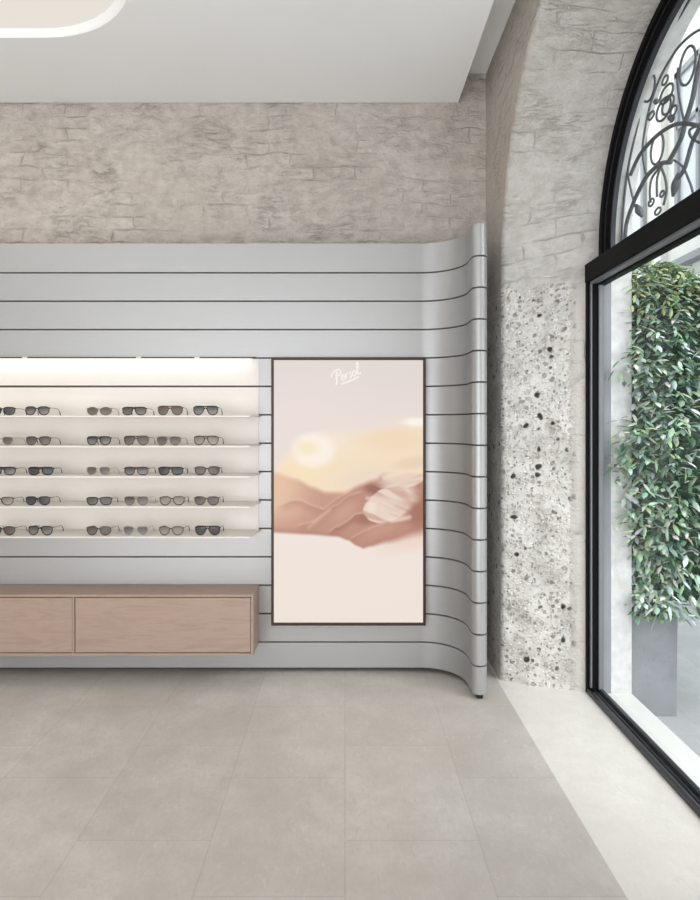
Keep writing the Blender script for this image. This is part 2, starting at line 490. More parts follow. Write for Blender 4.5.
# dropped ceiling with a round-ended recess
def stadium(cx0, cx1, cy, r, n=24):
    pts = [(cx1+r*math.cos(a), cy+r*math.sin(a)) for a in [(-PI/2)+PI*i/n for i in range(n+1)]]
    pts += [(cx0+r*math.cos(a), cy+r*math.sin(a)) for a in [(PI/2)+PI*i/n for i in range(n+1)]]
    return pts
ST = stadium(-2.55, -1.33, 2.235, .525)
bm = bmesh.new()
XS = .605
ov = [bm.verts.new((x, y, ZC)) for x, y in ((-3.65, -2.6), (XS, -2.6), (XS, YW-.004), (-3.65, YW-.004))]
iv = [bm.verts.new((x, y, ZC)) for x, y in ST]
es = [bm.edges.new((ov[i], ov[(i+1) % 4])) for i in range(4)] + [bm.edges.new((iv[i], iv[(i+1) % len(iv)])) for i in range(len(iv))]
bmesh.ops.triangle_fill(bm, edges=es, use_beauty=True)
top = [bm.verts.new((v.co.x, v.co.y, ZU-.002)) for v in ov]
for i in range(4): bm.faces.new((ov[i], ov[(i+1) % 4], top[(i+1) % 4], top[i]))
bm.faces.new(top)
bmesh.ops.recalc_face_normals(bm, faces=bm.faces[:])
tag(link('ceiling', bm, M['ceiling']), kind='structure')
tag(boxo('trim_2', M['ceiling'], None, -3.7, XR+.05, -2.6, YW+.05, ZU, ZU+.1), kind='structure')

cl = tag(empty('ceiling_light', (-1.975, 2.235, ZC)), 'rounded cream recessed ceiling light in the white ceiling, cut by the top edge', 'ceiling light')
bm = bmesh.new()
C0 = Vector((-1.975, 2.235))
prof = [(1.0, .000), (.992, .006), (.985, .018), (.980, .035)]
rr = [[bm.verts.new((( x-C0.x)*k, (y-C0.y)*k, z)) for x, y in ST] for k, z in prof]
for a, b in zip(rr, rr[1:]):
    n = len(a)
    for i in range(n): bm.faces.new((a[i], a[(i+1) % n], b[(i+1) % n], b[i]))
link('rim', bm, M['ceiling'], cl, smooth=True)
bm = bmesh.new()
prof = [(.980, .035), (.90, .052), (.75, .07), (.5, .085), (.2, .09)]
rr = [[bm.verts.new((( x-C0.x)*k, (y-C0.y)*k, z)) for x, y in ST] for k, z in prof]
for a, b in zip(rr, rr[1:]):
    n = len(a)
    for i in range(n): bm.faces.new((a[i], a[(i+1) % n], b[(i+1) % n], b[i]))
bm.faces.new(rr[-1])
link('diffuser', bm, M['dome'], cl, smooth=True)

# ------------------------------------------------------------- display wall
YP = 3.10
PITCH, Z0 = .1420, .013
def plan_path(off=0.0):
    """front face of the panel in plan, offset backwards by off"""
    pts = [(-3.55, YP+off), (-2.0, YP+off), (-.5, YP+off), (.375, YP+off)]
    r = .2+off
    for i in range(1, 25):
        a = PI/2*(1-i/24); pts.append((.375+r*math.cos(a), 2.9+r*math.sin(a)))
    rn = .0345-off; cx = .6095
    pts.append((cx-rn, 2.86))
    for i in range(0, 21):
        a = PI+PI*i/20; pts.append((cx+rn*math.cos(a), 2.8185+rn*math.sin(a)))
    pts.append((cx+rn, 3.16))
    return pts
dw = tag(empty('display_wall', (-1.4, 3.15, 0)), 'grey metal wall panel of horizontal boards curving forward at its right end', 'wall panel')
F = plan_path(0); B = plan_path(.012)
def loc(p, o): return (p[0]-o.location.x, p[1]-o.location.y, p[2]-o.location.z)
bm = bmesh.new()
for k in range(15):
    a, b = Z0+PITCH*k+.0025, Z0+PITCH*(k+1)-.0025
    if k == 0: a = .026
    if k == 14: b += .008
    z = [(B, a), (F, a+.0015), (F, b-.0015), (B, b)]
    cols = [[bm.verts.new(loc((p[0], p[1], zz), dw)) for (pl, zz) in z for p in (pl[i],)] for i in range(len(F))]
    for i in range(len(cols)-1):
        for j in range(3): bm.faces.new((cols[i][j], cols[i+1][j], cols[i+1][j+1], cols[i][j+1]))
    # close the board's ends
    bm.faces.new(cols[0]); bm.faces.new(cols[-1][::-1])
bmesh.ops.recalc_face_normals(bm, faces=bm.faces[:])
for f in bm.faces: f.smooth = False
o = link('panel', bm, M['panel'], dw)
for p in o.data.polygons: p.use_smooth = True
o.data.set_sharp_from_angle(angle=math.radians(25))
core = plan_path(.010)
bm = bmesh.new()
ring = core + [(.62, 3.2), (-3.55, 3.2)]
prism(bm, [(x-dw.location.x, y-dw.location.y) for x, y in ring], .036, Z0+PITCH*15-.012)
link('backing', bm, M['seam'], dw)
bm = bmesh.new()
ring = plan_path(.0005) + [(.62, 3.2), (-3.55, 3.2)]
prism(bm, [(x-dw.location.x, y-dw.location.y) for x, y in ring], Z0+PITCH*15-.012, Z0+PITCH*15+.004)
link('top_cap', bm, M['panel'], dw)
bm = bmesh.new()
ring = [(-3.5, 3.17), (.375, 3.17)] + [(.375+.225*math.cos(PI/2*(1-i/10)), 2.9+.27*math.sin(PI/2*(1-i/10))) for i in range(1, 11)] + [(.60, 2.81), (.625, 2.81), (.625, 3.2), (-3.5, 3.2)]
prism(bm, [(x-dw.location.x, y-dw.location.y) for x, y in ring], 0, .036)
link('plinth', bm, M['foot'], dw)  # recessed base and foot; its black paints the shadow gap under the boards

# -------------------------------------------------------------------- shelves
SHZ = [Z0+PITCH*k-.011 for k in (9, 8, 7, 6, 5)]
ords = ['top', 'second', 'third', 'fourth', 'bottom']
XSH = -.443
led_lamps = []
for i, z in enumerate(SHZ):
    sh = tag(empty('display_shelf', (-2, YP-.10, z)), f'thin white shelf of sunglasses on the grey panel, {"topmost" if i==0 else "lowest" if i==4 else ords[i]+" from the top" if i<3 else "second from the bottom"}' if i != 2 else 'thin white shelf of sunglasses on the grey panel, middle one of five', 'shelf', 'sunglasses shelves')
    bm = bmesh.new()
    pts = [(-1.5, -.096), (2+XSH, -.096), (2+XSH+.022, .096), (-1.5, .096)]
    prism(bm, pts, 0, .005)
    link('shelf_board', bm, M['shelf'], sh)
    boxo('back_board', M['shelf'], dw, -3.5-dw.location.x, XSH+.012-dw.location.x, YP-.0035-dw.location.y, YP-.0005-dw.location.y, z+.0055, z+(.146 if i == 0 else .141))
    bm = bmesh.new(); box(bm, -1.49, 2+XSH-.01, -.09, -.083, -.002, 0)
    link('light_strip', bm, M['led'], sh)
lt = tag(empty('light_trough', (-2, YP, Z0+PITCH*11)), 'slim bright light slot above the top shelf of sunglasses', 'light')
bm = bmesh.new(); box(bm, -1.5, 2+XSH, -.020, 0, -.003, .003)
link('profile', bm, M['bronze'], lt)
boxo('back_board', M['shelf'], dw, -3.5-dw.location.x, XSH+.012-dw.location.x, YP-.0035-dw.location.y, YP-.0005-dw.location.y, Z0+PITCH*10+.005, Z0+PITCH*11-.004)
bm = bmesh.new(); box(bm, -1.48, 2+XSH-.02, -.016, -.006, -.0045, -.003)
link('diffuser', bm, M['led'], lt)
for X in (.41, .975, 1.265):
    boxo('pale_block', M['shelf'], lt, X-.012, X+.012, -.024, 0, -.004, .004)  # small pale blocks set along the dark profile

def lamp(name, loc, size, energy, color, rot, sizey=None):
    l = bpy.data.lights.new(name, 'AREA'); l.energy = energy; l.color = color; l.size = size
    if sizey: l.shape = 'RECTANGLE'; l.size_y = sizey
    o = bpy.data.objects.new(name, l); col.objects.link(o); o.location = loc; o.rotation_euler = rot
    return o
WARM = (1, .93, .86)
lamp('trough_lamp', (-1.98, YP-.035, Z0+PITCH*11-.008), 3.0, .95, WARM, (math.radians(12), 0, 0), .012)
for z in SHZ[:]:
    lamp('shelf_lamp', (-1.98, YP-.155, z+.009+.118 if False else z-.004), 3.0, .38, WARM, (math.radians(38), 0, 0), .012)
lamp('shelf_lamp', (-1.98, YP-.05, SHZ[0]+.11), 3.0, .16, WARM, (math.radians(10), 0, 0), .012)

# -------------------------------------------------------------------- cabinet
cb = tag(empty('drawer_cabinet', (-1.69, 3.01, .153)), 'long pale oak drawer cabinet hung low on the grey panel', 'cabinet')
cx0, cx1 = -1.69, 1.259     # local x extents
yb, yf = .09, -.093
zt = .289; th = .012
bm = bmesh.new()
box(bm, cx0, cx1, yf, yb, zt-th, zt, .0015)
box(bm, cx0, cx1, yf, yb, 0, th, .0015)
box(bm, cx1-th, cx1, yf, yb, th, zt-th, .0015)
box(bm, cx0, cx0+th, yf, yb, th, zt-th, .0015)
box(bm, cx0+th, cx1-th, yb-.01, yb, th, zt-th)
link('carcass', bm, M['wood_dark'], cb)
w = .835; x = cx1-th
for k in range(3):
    a = max(x-w+.007, cx0+th+.003); b = x-(.002 if k == 0 else .007)
    bm = bmesh.new(); box(bm, a, b, yf+.004, yf+.022, th+.003, zt-th-.004, .0015)
    link('drawer', bm, M['wood'], cb)
    x -= w
    if x < cx0+.2: break
bm = bmesh.new(); box(bm, cx0+th, cx1-th, yf+.03, yb-.012, th, zt-th)
link('drawer_cavity', bm, M['wood_dark'], cb)
boxo('divider', M['wood_dark'], cb, cx1-th-w-.0045, cx1-th-w+.0045, yf, yf+.03, th, zt-th)
boxo('divider', M['wood_dark'], cb, cx1-th-2*w-.0045, cx1-th-2*w+.0045, yf, yf+.03, th, zt-th)

# --------------------------------------------------------------------- screen
sx0, sx1, sz0, sz1 = -.364, .398, .251, 1.573
sc = tag(empty('display_screen', (0, 3.1, sz0)), 'tall portrait display in thin dark frame showing a beige and brown abstract picture', 'screen')
bm = bmesh.new(); fw = .0125; d = .045
hh = sz1-sz0
box(bm, sx0, sx1, -d, 0, hh-fw, hh, .001); box(bm, sx0, sx1, -d, 0, 0, fw, .001)
box(bm, sx0, sx0+fw, -d, 0, fw, hh-fw, .001); box(bm, sx1-fw, sx1, -d, 0, fw, hh-fw, .001)
link('frame', bm, M['bronze'], sc)
def sm(a, b, x):
    t = min(1, max(0, (x-a)/(b-a))); return t*t*(3-2*t)
def lerp3(a, b, t): return [a[i]+(b[i]-a[i])*t for i in range(3)]
def interp(pts, x):
    if x <= pts[0][0]: return pts[0][1]
    for (x0, y0), (x1, y1) in zip(pts, pts[1:]):
        if x <= x1:
            t = (x-x0)/(x1-x0); t = t*t*(3-2*t)*.5+t*.5
            return y0+(y1-y0)*t
    return pts[-1][1]
# contours across the picture; x and y measured in thousandths of its width from the top-left corner
DUNE = [(0, 760), (60, 650), (150, 545), (290, 495), (360, 480), (600, 465), (760, 440), (860, 412), (1000, 402)]
EDGE = [(0, 758), (152, 804), (260, 860), (350, 893), (472, 895), (580, 845), (655, 815), (740, 790), (860, 790), (1000, 800)]
BASE = [(0, 1154), (229, 1168), (427, 1183), (500, 1208), (555, 1244), (600, 1262), (640, 1250), (762, 1213), (975, 1145), (1000, 1135)]
def curve_d(pts, x, y):
    return y-interp(pts, x)
def seg_d(ax, ay, bx, by, x, y):
    t = ((x-ax)*(bx-ax)+(y-ay)*(by-ay))/((bx-ax)**2+(by-ay)**2)
    t = min(1, max(0, t)); return math.hypot(x-ax-t*(bx-ax), y-ay-t*(by-ay)), t
def blob(x, y, cx, cy, rx, ry, rot=0):
    c_, s_ = math.cos(rot), math.sin(rot); dx, dy = x-cx, y-cy
    return sm(1.0, .25, math.hypot((dx*c_+dy*s_)/rx, (-dx*s_+dy*c_)/ry))
def picture(x, y):
    n = noise.noise(Vector((x*.004, y*.004, 1)))
    n2 = noise.noise(Vector((x*.010+y*.004, y*.018-x*.004, 4)))
    c = lerp3([226, 215, 209], [231, 219, 212], sm(0, 350, y))
    c = lerp3(c, [224, 214, 208], sm(200, 800, x)*sm(500, 100, y)*.6)
    low = lerp3([238, 225, 217], [238, 226, 216], sm(1200, 1750, y))
    low = lerp3(low, [236, 208, 194], blob(x, y, 980, 1190, 420, 110, -.25)*.7)
    e = interp(DUNE, x)+14*n
    cream = lerp3([241, 226, 206], [240, 219, 190], sm(0, 260, y-e))
    cream = lerp3(cream, [244, 222, 188], blob(x, y, 130, 760, 330, 170)*.8)
    cream = lerp3(cream, [238, 213, 182], blob(x, y, 780, 520, 360, 130)*.8)
    cream = lerp3(cream, [232, 214, 196], blob(x, y, 600, 790, 260, 90, -.2)*.8)
    cream = lerp3(cream, [224, 200, 180], blob(x, y, 930, 690, 190, 60, -.15)*.6)
    c = lerp3(c, cream, sm(-45, 70, y-e))
    rr = math.hypot((x-270)/150, (y-605)/125)+.12*n2
    c = lerp3(c, [248, 238, 226], sm(1.25, .55, rr)*.9)
    c = lerp3(c, [243, 227, 184], blob(x, y, 225, 590, 110, 70)*.75)
    c = lerp3(c, [250, 243, 232], blob(x, y, 960, 415, 140, 45)*.9)
    # the tan cloth on the left turns brown towards the middle
    e = interp(EDGE, x)
    if y > e-40:
        br = lerp3([226, 190, 162], [196, 150, 132], sm(40, 360, x+(y-e)*.15))
        br = lerp3(br, [186, 138, 122], sm(350, 620, x)*.8)
        br = lerp3(br, [190, 142, 124], sm(200, 0, interp(BASE, x)-y)*.7)
        br = lerp3(br, [178, 128, 112], sm(45, 0, interp(BASE, x)-y)*.6)
        # folds: each is dark under its crease and fades away from it
        for pts, wd, colr, am in (
            ([(0, 985), (150, 940), (330, 1000), (430, 930), (560, 860)], 90, [176, 126, 110], .45),
            ([(120, 1120), (270, 1085), (400, 985), (520, 905), (640, 880)], 110, [182, 132, 116], .55),
            ([(330, 1180), (430, 1120), (560, 1040), (700, 1000)], 70, [160, 110, 96], .7),
            ([(480, 1230), (600, 1150), (780, 1090), (1000, 1040)], 60, [172, 122, 106], .5)):
            if pts[0][0] < x < pts[-1][0]:
                dd = curve_d(pts, x, y)+10*n2
                fade = sm(pts[0][0], pts[0][0]+90, x)*sm(pts[-1][0], pts[-1][0]-90, x)
                br = lerp3(br, colr, sm(-6, 6, dd)*sm(wd, 0, dd)*am*fade)
                br = lerp3(br, [222, 180, 158], sm(-26, -4, dd)*sm(5, -4, dd)*.45*fade)
        br = lerp3(br, [208, 164, 146], blob(x, y, 480, 1010, 150, 70, -.7)*.5)
        br = lerp3(br, [206, 160, 142], blob(x, y, 720, 1130, 220, 50, -.35)*.5)
        br = lerp3(br, [146, 96, 84], blob(x, y, 690, 868, 130, 55, .15)*.85)
        br = lerp3(br, [150, 100, 86], blob(x, y, 640, 1065, 130, 55, -.2)*.6)
        br = lerp3(br, [158, 108, 92], blob(x, y, 985, 990, 130, 210, .1)*.75)
        # pale cloth turning over on the right
        st = noise.noise(Vector((x*.0035+y*.002, (y-x*.45)*.016, 8)))+.5*noise.noise(Vector((x*.006, (y-x*.45)*.034, 3)))
        pale = lerp3([230, 208, 194], [206, 170, 152], sm(-.25, .55, st))
        c_, s_ = math.cos(-.38), math.sin(-.38); dx, dy = x-805, y-955
        r_ = math.hypot((dx*c_+dy*s_)/225, (-dx*s_+dy*c_)/118)+.10*n2
        sf = .07+.55*sm(760, 980, x)
        br = lerp3(br, pale, sm(1.0, 1-sf, r_))
        rib = [(640, 835), (740, 868), (850, 880), (930, 850), (1000, 815)]
        if x > 640:
            dd = curve_d(rib, x, y)
            stp = lerp3([232, 212, 196], [208, 178, 160], sm(-.2, .5, noise.noise(Vector((x*.004, (y+x*.15)*.03, 5)))))
            br = lerp3(br, stp, sm(6, -10, dd)*sm(640, 800, x)*.9)
        br = lerp3(br, [240, 224, 210], blob(x, y, 655, 985, 50, 60, .3)*.7)
        d_, t_ = seg_d(625, 925, 720, 945, x, y); br = lerp3(br, [232, 204, 188], sm(22, 2, d_)*.6)
        d_, t_ = seg_d(790, 1076, 905, 1055, x, y); br = lerp3(br, [244, 228, 214], sm(30, 2, d_)*.55)
        d_, t_ = seg_d(235, 1120, 370, 1010, x, y); br = lerp3(br, [224, 186, 164], sm(24, 2, d_)*.4)
        d_, t_ = seg_d(740, 790, 1000, 700, x, y); br = lerp3(br, [240, 222, 204], sm(26, 2, d_)*.6)
        c = lerp3(c, br, sm(-30-(60 if x > 700 else 0)*sm(650, 800, x), 18, y-e))
    b = interp(BASE, x)
    soft = 14+max(0, x-640)*.16+sm(250, 0, x)*4
    c = lerp3(c, low, sm(-8-soft*.3, soft, y-b))
    return c
bm = bmesh.new()
cl_ = bm.verts.layers.float_color.new('paint')
pw = sx1-sx0-2*fw; ph = hh-2*fw; nu, nv = 190, 330
grid = []
for i in range(nu+1):
    r_ = []
    for j in range(nv+1):
        u, v = i/nu, j/nv
        vt = bm.verts.new((sx0+fw+pw*u, -.034, hh-fw-ph*v))
        vt[cl_] = srgb(*picture(u*1000, v*1000*ph/pw)); r_.append(vt)
    grid.append(r_)
for i in range(nu):
    for j in range(nv): bm.faces.new((grid[i][j], grid[i][j+1], grid[i+1][j+1], grid[i+1][j]))
link('picture', bm, M['screen'], sc)
boxo('casing', M['bronze'], sc, sx0+.004, sx1-.004, -.03, 0, .004, hh-.004)
# handwritten name near the top of the picture
strokes = [
 ([(-.6, -.6), (.9, .2), (1.8, 5), (3.6, 11.5)], .75),
 ([(-2.6, 7), (-1.6, 10.6), (2.5, 13), (6.4, 12.6), (7.6, 10), (5.6, 7.2), (2.6, 6.4)], .6),
 ([(6.9, 2.6), (9.0, 4.2), (9.3, 6), (7.9, 6), (6.9, 3), (8, .7), (10, 1.6)], .5),
 ([(10, 1.6), (11.8, 6.2), (11.1, .6)], .5), ([(11.3, 3.2), (12.8, 5.8), (14.2, 5.6)], .5),
 ([(17.4, 6.4), (15.8, 5.6), (17.2, 3), (16.4, .9), (14.4, 1.2)], .5),
 ([(20.6, 6), (18.9, 4.8), (18.6, 1.8), (20, .6), (21.6, 2.2), (21.8, 5), (20.6, 6), (22.4, 5.6)], .5),
 ([(22.6, 2), (26, 8.6), (26.6, 12.4), (25.2, 12), (24.1, 6), (24.2, 1.8), (25.5, .8), (27.4, 2.4)], .55),
 ([(5.5, -3.4), (6.4, -2.4), (14, -2.6), (24, -1.4)], .7)]
bm = bmesh.new(); k = 3.06/620; ca, sa = math.cos(.36), math.sin(.36)
for pts, wd in strokes:
    q = []
    for (a, b) in catmull([(p[0], p[1], 0) for p in pts], 5) and [(v.x, v.y) for v in catmull([(p[0], p[1], 0) for p in pts], 5)]:
        q.append(((336-345)*k+(a*ca-b*sa*.7)*k, -.0362, (H+(425-383.5)*k)-sz0+(a*sa+b*ca)*k))
    tube(bm, q, wd*k*1.25, 6)
for v in bm.verts: v.co.y = -.0362+(v.co.y+.0362)*.35
link('lettering', bm, M['logo'], sc)

# ----------------------------------------------------------------- sunglasses
LENS = {
 'black': m_lens('black_lens', (.02, .02, .022, 1), (.06, .06, .062, 1), .93),
 'grey': m_lens('grey_gradient_lens', (.035, .033, .032, 1), (.22, .205, .195, 1), .9),
 'brown': m_lens('brown_lens', (.06, .045, .036, 1), (.14, .105, .085, 1), .9),
 'pale': m_lens('pale_smoke_lens', (.16, .145, .13, 1), (.32, .30, .27, 1), .82),
 'green': m_lens('grey_green_lens', (.06, .055, .048, 1), (.15, .14, .122, 1), .92)}
FR = {'black': plain('black_acetate', srgb(30, 28, 27), .25), 'tortoise': plain('tortoise_acetate', srgb(82, 60, 46), .25, noise_amt=.6, nscale=90),
 'clear': plain('clear_grey_acetate', srgb(176, 168, 158), .2), 'gold': plain('brown_wire', srgb(112, 98, 86), .35, .3), 'brown': plain('brown_acetate', srgb(70, 52, 44), .25)}
def outline(kind, w, h, n=32):
    """lens outline: flatter across the top, tapering to a rounded bottom"""
    et, eb, tp, sh = {'round': (1.0, 1.0, 0, 0), 'square': (.55, .75, .14, .02), 'aviator': (.6, .95, .16, .07), 'panto': (.68, .92, .14, .03)}[kind]
    pts = []
    for i in range(n):
        a = 2*PI*i/n; c, s = math.cos(a), math.sin(a)
        e = et if s > 0 else eb
        x = w/2*math.copysign(abs(c)**e, c)
        z = h*(.40 if s > 0 else .60)*math.copysign(abs(s)**e, s)+h*.10
        q = .5-z/h
        x = x*(1-tp*q)+sh*w*q
        pts.append((x, z))
    return pts
def sunglasses(x, y, z, yaw, kind, frame, lens, brow, thick, label, W=.119):
    t = tag(empty('sunglasses', (x, y, z), yaw), label, 'sunglasses', 'sunglasses on the lit shelves')
    lw, lh = W*.44, {'round': .037, 'square': .036, 'aviator': .041, 'panto': .039}[kind]*W/.119
    zc = lh/2+thick+.0003; dx = W*.262
    fm, lm = FR[frame], LENS[lens]
    bm = bmesh.new()
    for s in (-1, 1):
        ol = outline(kind, lw, lh)
        def P(px, pz, dep=0): 
            X = s*(dx+px)
            return (X, dep+abs(X)**2*1.6, zc+pz)
        ring = [P(a, b) for a, b in ol]
        tube(bm, ring, thick, 6, closed=True)
        # hinge end
        xe = W/2
        tube(bm, [P(lw*.42, lh*.36), (s*xe, .0062+.002, zc+lh*.34), (s*xe, .010, zc+lh*.33)], thick*1.1, 6)
    # bridge
    zb = zc+lh*.18
    g_ = dx-lw*.46
    tube(bm, catmull([(-g_, 0, zb-.002), (-g_*.4, -.001, zb+.004), (g_*.4, -.001, zb+.004), (g_, 0, zb-.002)], 4), thick*1.15, 6)
    if brow:
        tube(bm, [(-dx-lw*.40, .005, zc+lh*.46), (-dx, .001, zc+lh*.51), (0, -.001, zc+lh*.47), (dx, .001, zc+lh*.51), (dx+lw*.40, .005, zc+lh*.46)], thick*1.25, 6)
    link('frame', bm, fm, t, smooth=True)
    for s in (-1, 1):
        bm = bmesh.new(); ol = outline(kind, lw*.97, lh*.97)
        vs = []
        for a, b in ol:
            X = s*(dx+a)
            vs.append(bm.verts.new((X, X*X*1.6, zc+b)))
        cv = bm.verts.new((s*dx, dx*dx*1.6-.002, zc))
        for i in range(len(vs)): bm.faces.new((vs[i], vs[(i+1) % len(vs)], cv))
        link('lens', bm, lm, t, smooth=True)
        bm = bmesh.new(); xe = s*W/2
        pts = catmull([(xe, .010, zc+lh*.33), (xe*.99, .05, zc+lh*.33), (xe*.96, .088, zc+lh*.22), (xe*.93, .106, zc-lh*.12), (xe*.92, .112, .0032)], 5)
        tube(bm, pts, lambda q: .0013+.0012*sm(.5, 1, q), 6)
        link('temple', bm, FR['clear'] if frame in ('clear', 'gold') else fm, t, smooth=True)
    return t
shelf_word = ['top shelf', 'second-highest shelf', 'middle shelf', 'second-lowest shelf', 'bottom shelf']
place_word = ['at the cut left edge of the {}', 'just left of the wide gap on the {}', 'just right of the wide gap on the {}', 'third from the right on the {}', 'second from the right on the {}', 'at the right end of the {}']
place_word[3] = 'third from the right on the {}'
rowx = [[2.5, 37, 99, 134, 170, 205.5], [1, 38, 98.5, 136, 168.5, 206], [3, 40.5, 98, 136, 170.5, 207], [.5, 37.5, 99, 136, 172, 206.5], [2.5, 40, 98.5, 135.5, 171, 207.5]]
spec = [
 [('square', 'black', 'black', 0), ('panto', 'black', 'grey', 0), ('round', 'gold', 'brown', 0), ('square', 'black', 'green', 1), ('aviator', 'tortoise', 'brown', 1), ('aviator', 'black', 'grey', 1)],
 [('panto', 'clear', 'green', 0), ('panto', 'brown', 'green', 0), ('panto', 'black', 'grey', 1), ('aviator', 'tortoise', 'green', 1), ('panto', 'gold', 'green', 1), ('aviator', 'tortoise', 'pale', 1)],
 [('square', 'black', 'grey', 1), ('square', 'black', 'black', 1), ('panto', 'clear', 'green', 0), ('square', 'brown', 'grey', 1), ('square', 'black', 'black', 1), ('panto', 'brown', 'brown', 0)],
 [('square', 'tortoise', 'pale', 0), ('panto', 'black', 'black', 0), ('square', 'black', 'green', 0), ('panto', 'gold', 'grey', 1), ('panto', 'tortoise', 'pale', 0), ('panto', 'tortoise', 'green', 0)],
 [('panto', 'black', 'brown', 0), ('aviator', 'black', 'grey', 0), ('panto', 'brown', 'green', 0), ('aviator', 'clear', 'grey', 0), ('panto', 'tortoise', 'pale', 0), ('aviator', 'black', 'black', 1)]]
lens_word = {'black': 'black-lensed', 'grey': 'grey gradient', 'brown': 'brown-lensed', 'pale': 'pale-lensed', 'green': 'smoke-lensed'}
frame_word = {'black': 'black', 'tortoise': 'tortoiseshell', 'clear': 'clear grey', 'gold': 'thin pale brown', 'brown': 'dark brown'}
YG = 2.935
for r in range(5):
    for c in range(6):
        kind, fr, le, brow = spec[r][c]
        X = (rowx[r][c]-345)*YG/620
        lab = f'{lens_word[le]} sunglasses with {frame_word[fr]} frame, {place_word[c].format(shelf_word[r])}'
        sunglasses(X, YG, SHZ[r]+.005, random.uniform(-.07, .07), kind, fr, le, brow, .0024 if fr in ('black', 'tortoise', 'brown') else .0017, lab)

# --------------------------------------------------------------------- window
wn = tag(empty('window_1', (1.15, ctrW[0], 0)), kind='structure')
cy, cz, R = ctrW
Yn, Yf = cy-.815, cy+.812
def wb(name, m, *boxes, bev=.002):
    bm = bmesh.new()
    for (x0, x1, y0, y1, z0, z1) in boxes: box(bm, x0-1.14, x1-1.14, y0-cy, y1-cy, z0, z1, bev)
    return link(name, bm, m, wn)
wb('stile', M['black'], (1.108, 1.150, Yf-.030, Yf, 0, 1.98), (1.128, 1.165, Yf-.050, Yf-.030, 0, 1.98))
wb('stile_track', M['steel'], (1.119, 1.128, Yf-.044, Yf-.030, .03, 1.89), (1.150, 1.172, Yf-.062, Yf-.05, .03, 1.89))
wb('stile', M['black'], (1.108, 1.150, Yn, Yn+.030, 0, 1.98), (1.128, 1.165, Yn+.030, Yn+.050, 0, 1.98))
wb('transom', M['black'], (1.105, 1.140, Yn, Yf, 1.900, 1.985), (1.140, 1.215, Yn, Yf, 1.905, 1.985), (1.150, 1.185, Yn, Yf, 1.880, 1.905))
wb('transom_track', M['steel'], (1.120, 1.150, Yn+.03, Yf-.03, 1.888, 1.905))
wb('bottom_rail', M['rail'], (1.108, 1.122, Yn, Yf, 0, .020), (1.134, 1.140, Yn, Yf, 0, .024), (1.152, 1.166, Yn, Yf, 0, .034))
wb('floor_track', M['steel'], (1.122, 1.152, Yn, Yf, 0, .014), (1.166, 1.180, Yn, Yf, 0, .024))
bm = bmesh.new(); bm.faces.new([bm.verts.new((.019, y-cy, z)) for y, z in ((Yn+.045, .03), (Yf-.045, .03), (Yf-.045, 1.885), (Yn+.045, 1.885))])
link('glass', bm, M['glass'], wn)
wb('outer_jamb', M['gray_reveal'], (1.180, 1.226, Yf-.035, Yf+.01, 0, 1.90), (1.180, 1.226, Yn-.01, Yn+.035, 0, 1.90))
wb('window_sill', M['sill'], (1.180, XO-.01, Yn, Yf, -.13, .004))
# arched frame: three stepped rings
def ring(bm, r0, r1, x0, x1, n=72):
    zs = 1.985
    pr = []
    for k in range(n+1):
        a = PI*k/n; pr.append((math.cos(a), math.sin(a)))
    def pts(r):
        q = [(r, zs-cz)] + [(r*c, r*s) for c, s in pr] + [(-r, zs-cz)]
        return q
    A, Bq = pts(r0), pts(r1)
    V = [[bm.verts.new((x-1.14, y, cz+z)) for (y, z) in P_] for (x, P_) in ((x0, A), (x0, Bq), (x1, Bq), (x1, A))]
    for i in range(len(A)-1):
        for j in range(4): bm.faces.new((V[j][i], V[j][i+1], V[(j+1) % 4][i+1], V[(j+1) % 4][i]))
bm = bmesh.new(); ring(bm, .800, .770, 1.168, 1.215); ring(bm, .770, .735, 1.186, 1.215)
bmesh.ops.recalc_face_normals(bm, faces=bm.faces[:])
link('arch_frame', bm, M['black'], wn)
bm = bmesh.new(); ring(bm, .773, .768, 1.181, 1.186); ring(bm, .735, .722, 1.192, 1.212)
bmesh.ops.recalc_face_normals(bm, faces=bm.faces[:])
link('arch_bead', bm, M['rail'], wn)
bm = bmesh.new()
vs = [bm.verts.new((.064, .74, 1.985-cz+cz))] + [bm.verts.new((.064, .74*math.cos(PI*k/48), cz+.74*math.sin(PI*k/48))) for k in range(49)] + [bm.verts.new((.064, -.74, 1.985))]
bm.faces.new(vs); link('arch_glass', bm, M['glass'], wn)

